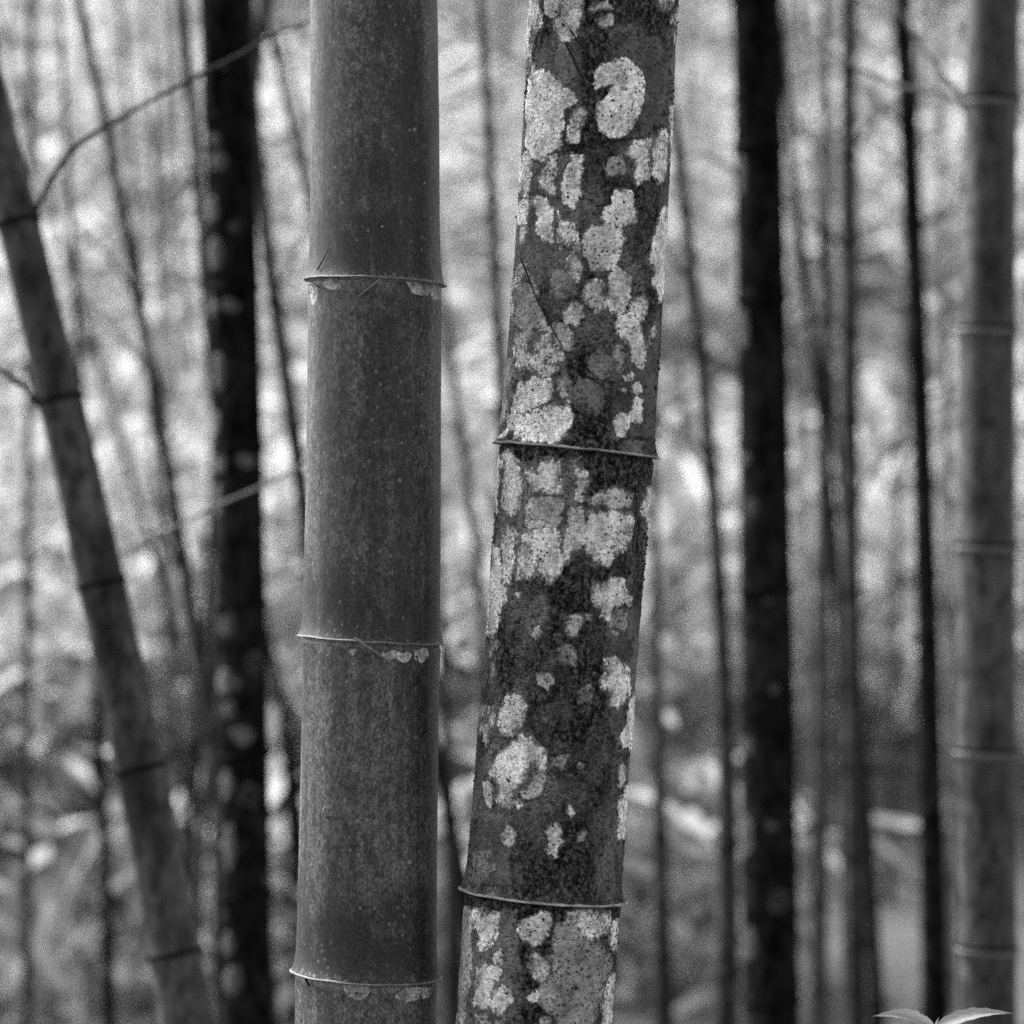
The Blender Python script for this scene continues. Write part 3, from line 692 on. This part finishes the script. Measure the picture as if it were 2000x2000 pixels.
o = Culm('bamboo_culm', 'thick black bamboo culm with dark closely set node rings', 5.4,
         q([(1425, 0), (1432, 280), (1437, 570), (1443, 840), (1444, 1112), (1449, 1375), (1453, 1640), (1455, 1890)]), q([(0, 88), (570, 92), (1112, 98), (1640, 104), (1932, 106)]),
         qn([0, 277, 563, 840, 1112, 1376, 1640, 1888], -.02), M_BLACK, top=5.6).build(28, M_NODE, .0024, .001, 13, .0022)
for i, (x, y, rx, ry, t) in enumerate([(1400, 860, 14, 26, .045), (1418, 960, 14, 18, .05), (1410, 1400, 14, 26, .05), (1405, 1580, 16, 40, .05), (1450, 1135, 8, 8, .10), (1402, 620, 10, 40, .04), (1470, 1700, 16, 24, .03), (1412, 1780, 16, 30, .05), (1398, 330, 8, 40, .04), (1455, 1560, 10, 8, .08), (1460, 1300, 9, 12, .06)]):
    an = np.linspace(0, 2 * np.pi, 14, endpoint=False)
    crust(o, np.stack([x * S + rx * np.cos(an), y * S + ry * np.sin(an)], -1), t, 'lichen_patch', .0009, 3.0, 900 + i * 3.1, 7, bump=.0003)
o.branch(q([(1390, 325), (1360, 305), (1330, 290), (1290, 300)]), .004, .002, M_TWIG, 14, .4)

t = Culm('bamboo_culm', 'stout grey bamboo culm with pale double node rings, behind the leafy sprig', 4.5,
         q([(1876, 0), (1866, 300), (1864, 615), (1861, 1025), (1859, 1415), (1862, 1785), (1864, 1932)]), q([(0, 96), (615, 104), (1025, 110), (1415, 112), (1932, 108)]),
         qn([-190, 186, 616, 1026, 1413, 1784], .035), M_MIDC, top=4.6).build(32, M_NODE, .0022, .0012, 6, .0018)
for n_ in [n for n in t.all if -60 < n[0] < 2060]:
    th_ = np.linspace(0, 2 * np.pi, 40, endpoint=False)
    prof = [(5, -.0004), (8, .0026), (13, .0022), (17, -.0004)]
    P = t.surf(th_[None], np.array([[n_[0] + p[0]] for p in prof]), np.array([[p[1]] for p in prof]) + .0012)
    mesh_obj('sheath_scar', P.reshape(-1, 3), grid_faces(4, 40, True), M_NODE_PALE, t.e)
t.branch(q([(1822, 190), (1780, 140), (1740, 90), (1700, 20), (1670, -60)]), .004, .002, M_TWIG, 18, .3)
t.branch(q([(1820, 205), (1770, 175), (1690, 160), (1600, 115), (1520, 65), (1470, 30)]), .0045, .0018, M_TWIG, 24, .9)

thin = [  # label, distance, axis, width, first node and spacing, material
 ('thin dark bamboo culm slanting from the black culm down behind the smooth front culm', 6.0, [(478, 180), (490, 340), (512, 520), (535, 680), (558, 840), (574, 970), (600, 1250)], [(0, 24), (960, 31)], (100, 235), M_DARK),
 ('slender dark bamboo culm rising out of the black culm beside the arching branch tip', 6.4, [(505, -40), (490, 80), (470, 230), (455, 420)], [(0, 26), (300, 24)], (60, 240), M_DARK),
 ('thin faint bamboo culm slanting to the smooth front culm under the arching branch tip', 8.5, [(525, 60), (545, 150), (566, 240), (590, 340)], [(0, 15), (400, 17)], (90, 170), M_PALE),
 ('slender curving grey bamboo culm crossed by the arching branch', 6.0, [(146, -20), (170, 110), (195, 215), (225, 380), (258, 540), (290, 690), (320, 900), (345, 1080), (372, 1220), (400, 1400)], [(0, 19), (600, 22), (1300, 27)], (70, 165), M_DARK),
 ('thin grey bamboo culm running down to hide behind the black weathered culm', 5.8, [(342, -20), (355, 120), (362, 190), (372, 330), (383, 470), (396, 640), (415, 850)], [(0, 19), (600, 23)], (150, 190), M_DARK),
 ('thin upright dark bamboo culm standing alone beside the steeply leaning culm', 6.8, [(54, 700), (53, 1000), (50, 1300), (50, 1932)], [(700, 15), (1932, 19)], (120, 195), M_DARK),
 ('thin dark bamboo culm emerging below the steeply leaning culm', 6.2, [(176, 1180), (188, 1400), (195, 1550), (202, 1750), (207, 1932)], [(1200, 16), (1932, 23)], (90, 210), M_BLACK),
 ('thin dark bamboo culm leaning against the slender curving one', 6.6, [(398, 1000), (388, 1180), (376, 1360), (362, 1560), (345, 1932)], [(1000, 15), (1932, 22)], (40, 200), M_BLACK),
 ('slender dark bamboo culm bending out behind the slender curving one', 6.7, [(362, 1300), (385, 1380), (400, 1500), (408, 1650), (412, 1932)], [(1300, 14), (1932, 20)], (10, 200), M_DARK),
 ('dark bamboo culm in shade low beside the smooth front culm and the black culm', 7.6, [(500, 1180), (525, 1290), (545, 1420), (560, 1600), (565, 1932)], [(1200, 16), (1500, 34), (1932, 56)], (50, 240), M_BLACK),
 ('slender grey bamboo culm between the front culms, bending behind the upper mossy culm', 5.7, [(905, -20), (916, 150), (925, 330), (938, 560), (945, 740), (952, 900)], [(0, 15), (400, 18), (900, 22)], (-20, 132), M_DARK),
 ('slender pale bamboo culm slanting from the smooth front culm to the mossy one', 6.6, [(835, 560), (852, 690), (873, 840), (892, 980), (905, 1150), (914, 1280)], [(500, 15), (1300, 21)], (30, 155), M_MIDC),
 ('dark thin bamboo culm slanting low between the two front culms', 5.6, [(812, 1380), (840, 1500), (858, 1590), (880, 1710), (910, 1880)], [(1400, 22), (1900, 30)], (100, 290), M_BLACK),
 ('grey shaded bamboo culm filling the low gap between the two front culms', 6.4, [(842, 1400), (850, 1600), (856, 1932)], [(1400, 24), (1700, 34), (1932, 44)], (80, 250), M_DARK),
 ('slender dark bamboo culm curving down from the upper edge of the mossy culm', 5.9, [(1262, 150), (1275, 270), (1293, 430), (1315, 600), (1332, 770), (1350, 960), (1360, 1150), (1366, 1400), (1370, 1932)], [(0, 16), (600, 22), (1200, 30), (1932, 46)], (160, 240), M_DARK),
 ('thin dark bamboo culm straight down beside the lower mossy culm', 6.3, [(1228, 700), (1234, 950), (1240, 1300), (1246, 1600), (1252, 1932)], [(700, 14), (1300, 20), (1932, 40)], (230, 225), M_DARK),
 ('thin black bamboo culm slanting out behind the thick black one', 6.6, [(1478, 120), (1490, 260), (1505, 420), (1526, 560), (1545, 720), (1560, 880), (1575, 1060), (1590, 1300)], [(0, 12), (500, 16), (1300, 22)], (160, 200), M_BLACK),
 ('upright grey bamboo culm with a darker twin close beside it, thin branches crossing it', 7.4, [(1556, -20), (1558, 300), (1556, 700), (1552, 1100), (1546, 1500), (1545, 1932)], [(0, 16), (500, 26), (1200, 34), (1932, 36)], (290, 158), M_MIDC),
 ('upright dark bamboo culm with close-set nodes and thin branches crossing it', 6.5, [(1603, -20), (1600, 300), (1602, 600), (1605, 900), (1607, 1300), (1612, 1600), (1616, 1932)], [(0, 28), (500, 36), (1200, 34), (1932, 42)], (130, 165), M_DARK),
 ('thin black bamboo culm splaying off low from the upright dark one', 6.9, [(1608, 1180), (1622, 1340), (1632, 1480), (1642, 1640), (1655, 1932)], [(1180, 16), (1932, 30)], (100, 200), M_BLACK),
 ('straight black bamboo culm between the upright dark culm and the stout grey one', 6.0, [(1700, -20), (1712, 200), (1722, 420), (1732, 640), (1742, 900), (1750, 1200), (1757, 1500), (1764, 1932)], [(0, 33), (600, 36), (1200, 42), (1932, 52)], (85, 166), M_BLACK),
 ('thin faint bamboo culm close beside the straight black one', 8.8, [(1712, 560), (1702, 800), (1692, 1000), (1688, 1200), (1682, 1500), (1672, 1800)], [(500, 12), (1800, 20)], (40, 150), M_MIDC),
 ('thin pale bamboo culm tucked against the stout grey one', 7.8, [(1772, -20), (1776, 300), (1782, 700), (1788, 1100), (1792, 1500), (1796, 1932)], [(0, 12), (1000, 18), (1932, 26)], (40, 180), M_PALE),
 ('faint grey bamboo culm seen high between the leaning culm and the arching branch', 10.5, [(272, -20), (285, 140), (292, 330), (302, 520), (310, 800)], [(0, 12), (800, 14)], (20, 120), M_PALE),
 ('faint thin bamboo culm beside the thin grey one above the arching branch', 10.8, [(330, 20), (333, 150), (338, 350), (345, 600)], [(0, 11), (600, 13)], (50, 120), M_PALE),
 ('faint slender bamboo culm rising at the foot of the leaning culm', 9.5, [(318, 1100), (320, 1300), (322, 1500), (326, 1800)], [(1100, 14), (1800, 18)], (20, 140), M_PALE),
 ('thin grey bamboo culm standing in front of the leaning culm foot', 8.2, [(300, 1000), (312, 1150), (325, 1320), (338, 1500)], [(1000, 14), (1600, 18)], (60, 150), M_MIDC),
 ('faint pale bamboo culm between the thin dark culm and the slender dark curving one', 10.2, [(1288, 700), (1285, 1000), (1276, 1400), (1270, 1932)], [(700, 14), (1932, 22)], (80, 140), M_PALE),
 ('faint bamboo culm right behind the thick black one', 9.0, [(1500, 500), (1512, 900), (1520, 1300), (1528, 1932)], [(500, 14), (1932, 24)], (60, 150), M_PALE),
]
C2 = {}
for i, (lab, D, pts, wid, (n0, gap), mat) in enumerate(thin):
    c = Culm('bamboo_culm', lab, D, q(pts), q(wid), [(y * S, 0) for y in np.arange(n0, 2000, gap)], mat, top=ZC + D * .2 + 1.2)
    c.build(14, M_NODE, .0022, .001, 6, .0028, soot_len=.08); C2[i] = c
C2[0].branch(q([(520, 560), (560, 470), (600, 410)]), .003, .002)
C2[3].branch(q([(345, 1085), (300, 1010), (262, 1030), (230, 1000)]), .003, .0015)
C2[3].branch(q([(258, 560), (200, 480), (150, 440)]), .003, .0015)
C2[3].branch(q([(300, 740), (250, 660), (190, 600), (150, 560)]), .004, .002, None, 20, .3)
C2[4].branch(q([(372, 330), (330, 380), (270, 400)]), .003, .0015)
C2[10].branch(q([(917, 105), (880, 130), (840, 160)]), .003, .0015, None, 14, .2)
C2[10].branch(q([(930, 395), (900, 420), (850, 440)]), .003, .0015, None, 14, .2)
C2[11].branch(q([(880, 860), (930, 780), (960, 720)]), .003, .0015, None, 14, .2)
C2[14].branch(q([(1300, 520), (1275, 500), (1240, 440)]), .003, .0015)
C2[17].branch(q([(1558, 300), (1510, 240), (1480, 180)]), .003, .0015)
C2[17].branch(q([(1558, 180), (1530, 220), (1490, 260)]), .003, .0015)
C2[18].branch(q([(1600, 290), (1640, 240), (1680, 200), (1720, 180)]), .004, .002, None, 16, -.2)
C2[18].branch(q([(1602, 470), (1560, 440), (1500, 395), (1470, 370)]), .004, .002, None, 16, -.1)
C2[18].branch(q([(1602, 468), (1660, 500), (1720, 520), (1800, 560)]), .004, .002, None, 20, -.3)
C2[18].branch(q([(1598, 610), (1620, 560), (1660, 530)]), .005, .003, None, 12, .1)
C2[18].branch(q([(1606, 960), (1660, 870), (1720, 830)]), .003, .0015, None, 12, .1)
C2[18].branch(q([(1606, 1200), (1650, 1140), (1700, 1090)]), .004, .002, None, 12, .1)
C2[20].branch(q([(1718, 235), (1670, 210), (1640, 160)]), .004, .002)
C2[20].branch(q([(1738, 760), (1780, 735), (1830, 720)]), .003, .0015)
C2[20].branch(q([(1728, 430), (1790, 400), (1806, 380), (1808, 330)]), .004, .003)
C2[5].branch(q([(52, 1075), (90, 1040), (130, 1060), (170, 1110)]), .0025, .0012)
C2[14].branch(q([(1352, 900), (1300, 820), (1255, 800), (1240, 780)]), .003, .002)

# ------------------------------------------------------------------ leafy sprig at the foot of the stout culm
def leaf_mesh(base, tip, width, bow, mat, parent, n=18, nrm=(0, -1, 0), droop=0.0, side=(0, 0, 0)):
    base, tip = np.asarray(base, float), np.asarray(tip, float); ax = tip - base; Ln = np.linalg.norm(ax)
    tt = np.linspace(0, 1, n)
    mid = base + ax * tt[:, None] + np.asarray(bow)[None] * (np.sin(np.pi * tt) ** 1.0)[:, None]
    T = np.gradient(mid, axis=0); T /= np.linalg.norm(T, axis=1)[:, None]
    W = np.cross(T, np.asarray(nrm, float)); W /= np.linalg.norm(W, axis=1)[:, None] + 1e-9; Nn = np.cross(W, T)
    w = width * np.sin(np.pi * np.clip(tt * .96 + .04, 0, 1) ** .75) * (1 - tt) ** .35; w[-1] = 0
    w = w * (1 + .10 * np.sin(tt * 70)) * (tt < 1)
    cols = [-1, -.5, 0, .5, 1]
    V = np.stack([mid + W * (c * w)[:, None] * .5 + Nn * (abs(c) * w * .22)[:, None] for c in cols], 1)
    return mesh_obj('leaf', V.reshape(-1, 3), grid_faces(n, 5, False), mat, parent)
def build_sprig():
    D = 2.88; root = at(1826, 2030, D); gz = float(ground_z(root[0], D)); base = np.array([root[0] - .015, D + .02, gz])
    e = empty('leafy_plant', base, 'pale slender leaves spreading from the tip of a young plant, sharp in focus', 'plant')
    top = at(1826, 2003, D)
    P = spline([base, base + (top - base) * .5 + np.array([.012, .006, 0]), top], 24)
    v, f = tube(P - base, np.linspace(.0035, .0014, 24), 8); mesh_obj('stem', v, f, M_STEM, e)
    def lf(b, t_, w, bow, dy, nrm=(0, -.55, .8)):
        tp = at(t_[0], t_[1], D); tp[1] += dy
        leaf_mesh(at(b[0], b[1], D) - base, tp - base, w, np.array(bow) * 1.0, M_LEAF_SPRIG, e, nrm=nrm)
    lf((1822, 2006), (1697, 1979), .0150, (0.000, -.008, .0070), -.02, (.3, -.75, .6))
    lf((1828, 2006), (1974, 1973), .0150, (0.000, -.008, .0065), -.02, (-.3, -.75, .6))
    lf((1822, 2010), (1805, 1979), .0036, (.001, -.002, 0), -.012, (.2, -1, .3)); lf((1826, 2012), (1830, 1981), .0036, (-.001, -.002, 0), -.015, (0, -1, .3))
    rnd = random.Random(3)
    for i in range(7):                                            # leaf pairs lower on the stem, under the frame
        fr = .93 - i * .085; c = base + (top - base) * fr; ang = i * 1.57
        for s_ in (1, -1):
            d = np.array([math.cos(ang) * s_, math.sin(ang) * s_, 0])
            leaf_mesh(c - base, c + d * rnd.uniform(.07, .1) + np.array([0, 0, -.012]) - base, .018, (0, 0, .018), M_LEAF_SPRIG, e, nrm=(0, 0, 1))
build_sprig()

# ------------------------------------------------------------------ foliage beyond: one mass of bamboo leaves over the hillside
def leaf_cloud(name, centres, per, spread, length, width, mat, seed, label, cat='foliage', droop=.35):
    r = np.random.default_rng(seed); n = len(centres) * per
    c = np.repeat(centres, per, 0)
    d = r.normal(size=(n, 3)) * np.asarray(spread)
    p = c + d
    az = np.repeat(r.uniform(0, 2 * np.pi, len(centres)), per) + r.normal(0, .7, n)
    el = -droop + r.normal(0, .45, n)
    dirv = np.stack([np.cos(az) * np.cos(el), np.sin(az) * np.cos(el), np.sin(el)], -1)
    side = np.cross(dirv, r.normal(size=(n, 3)) * .6 + np.array([0, 0, 1])); side /= np.linalg.norm(side, axis=1)[:, None]
    Ls = length * r.uniform(.6, 1.3, (n, 1)); Ws = width * r.uniform(.7, 1.3, (n, 1))
    V = np.stack([p, p + dirv * Ls * .4 + side * Ws * .5, p + dirv * Ls - np.array([0, 0, .12]) * Ls, p + dirv * Ls * .4 - side * Ws * .5], 1).reshape(-1, 3)
    F = np.arange(n * 4).reshape(-1, 4)
    o_ = mesh_obj(name, V, F, mat, smooth=False); o_['kind'] = 'stuff'; o_['label'] = label; o_['category'] = cat
    return o_
rg = np.random.default_rng(5)
def hill_centres(n, x0, x1, y0, y1, h0, h1, clump=.0, pw=1.0):
    x = rg.uniform(x0, x1, n); y = y0 + (y1 - y0) * rg.uniform(0, 1, n) ** pw; h = rg.uniform(h0, h1, n)
    keep = vnoise(x * .9, y * .9, h * 1.1 + 3) > clump
    x, y, h = x[keep], y[keep], h[keep]
    return np.stack([x, y, ground_z(x, y) + h], -1)
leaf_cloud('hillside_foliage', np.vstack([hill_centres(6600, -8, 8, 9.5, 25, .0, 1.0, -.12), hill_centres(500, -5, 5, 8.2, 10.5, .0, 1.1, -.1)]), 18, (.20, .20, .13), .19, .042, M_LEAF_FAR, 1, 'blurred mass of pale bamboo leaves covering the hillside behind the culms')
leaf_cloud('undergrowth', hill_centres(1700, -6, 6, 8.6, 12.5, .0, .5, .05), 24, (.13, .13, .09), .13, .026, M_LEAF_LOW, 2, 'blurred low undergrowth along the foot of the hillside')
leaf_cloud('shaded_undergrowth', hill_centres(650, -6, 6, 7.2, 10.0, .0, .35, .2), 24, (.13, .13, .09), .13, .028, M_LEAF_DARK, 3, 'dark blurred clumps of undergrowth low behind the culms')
M_LEAF_BROAD = mat_leaf('broad_undergrowth_leaf', .03, .34, .35)
leaf_cloud('broad_undergrowth', hill_centres(520, -4, 4, 7.4, 10.2, .05, .55, .0), 14, (.13, .13, .09), .20, .046, M_LEAF_BROAD, 6, 'blurred broad-leaved plants, some pale and some dark, at the foot of the hillside')
def fine_branches():
    V, F, n0 = [], [], 0; r = np.random.default_rng(11)
    for i in range(420):
        x, y = r.uniform(-2.6, 2.6), r.uniform(7.5, 13); z = max(float(ground_z(x, y)) + .3, r.uniform(-.2, 4.4))
        sgn = r.choice([-1, 1]); L_ = r.uniform(.4, 1.1); up = r.uniform(.15, .9)
        P = spline([(x, y, z), (x + sgn * L_ * .45, y + r.normal(0, .1), z + L_ * .5 * up), (x + sgn * L_, y + r.normal(0, .2), z + L_ * up * .75)], 10)
        v, f = tube(P, np.linspace(r.uniform(.004, .008), .0015, 10), 5); V.append(v); F.append(f + n0); n0 += len(v)
    o_ = mesh_obj('fine_branches', np.vstack(V), np.vstack(F), M_TWIG); o_['kind'] = 'stuff'
    o_['label'] = 'tangle of fine blurred bamboo side branches behind the culms'; o_['category'] = 'branches'
fine_branches()
# unseen leaf masses added overhead and behind the camera to darken the front culms
def box_centres(n, x0, x1, y0, y1, z0, z1, clump):
    p = np.stack([rg.uniform(x0, x1, n), rg.uniform(y0, y1, n), rg.uniform(z0, z1, n)], -1)
    return p[vnoise(p[:, 0] * .8, p[:, 1] * .8, p[:, 2] * .8) > clump]
leaf_cloud('added_shade_canopy', box_centres(2400, -7, 7, -8, 5.6, 4.3, 7.0, -.2), 20, (.3, .3, .12), .22, .045, M_LEAF_DARK, 4, 'leaf mass added out of view overhead to shade the front culms')
leaf_cloud('added_shade_thicket', box_centres(1700, -9, 9, -9, -6, .3, 6.0, -.3), 20, (.25, .25, .25), .22, .045, M_LEAF_DARK, 5, 'leaf wall added out of view behind the camera to shade the front culms')
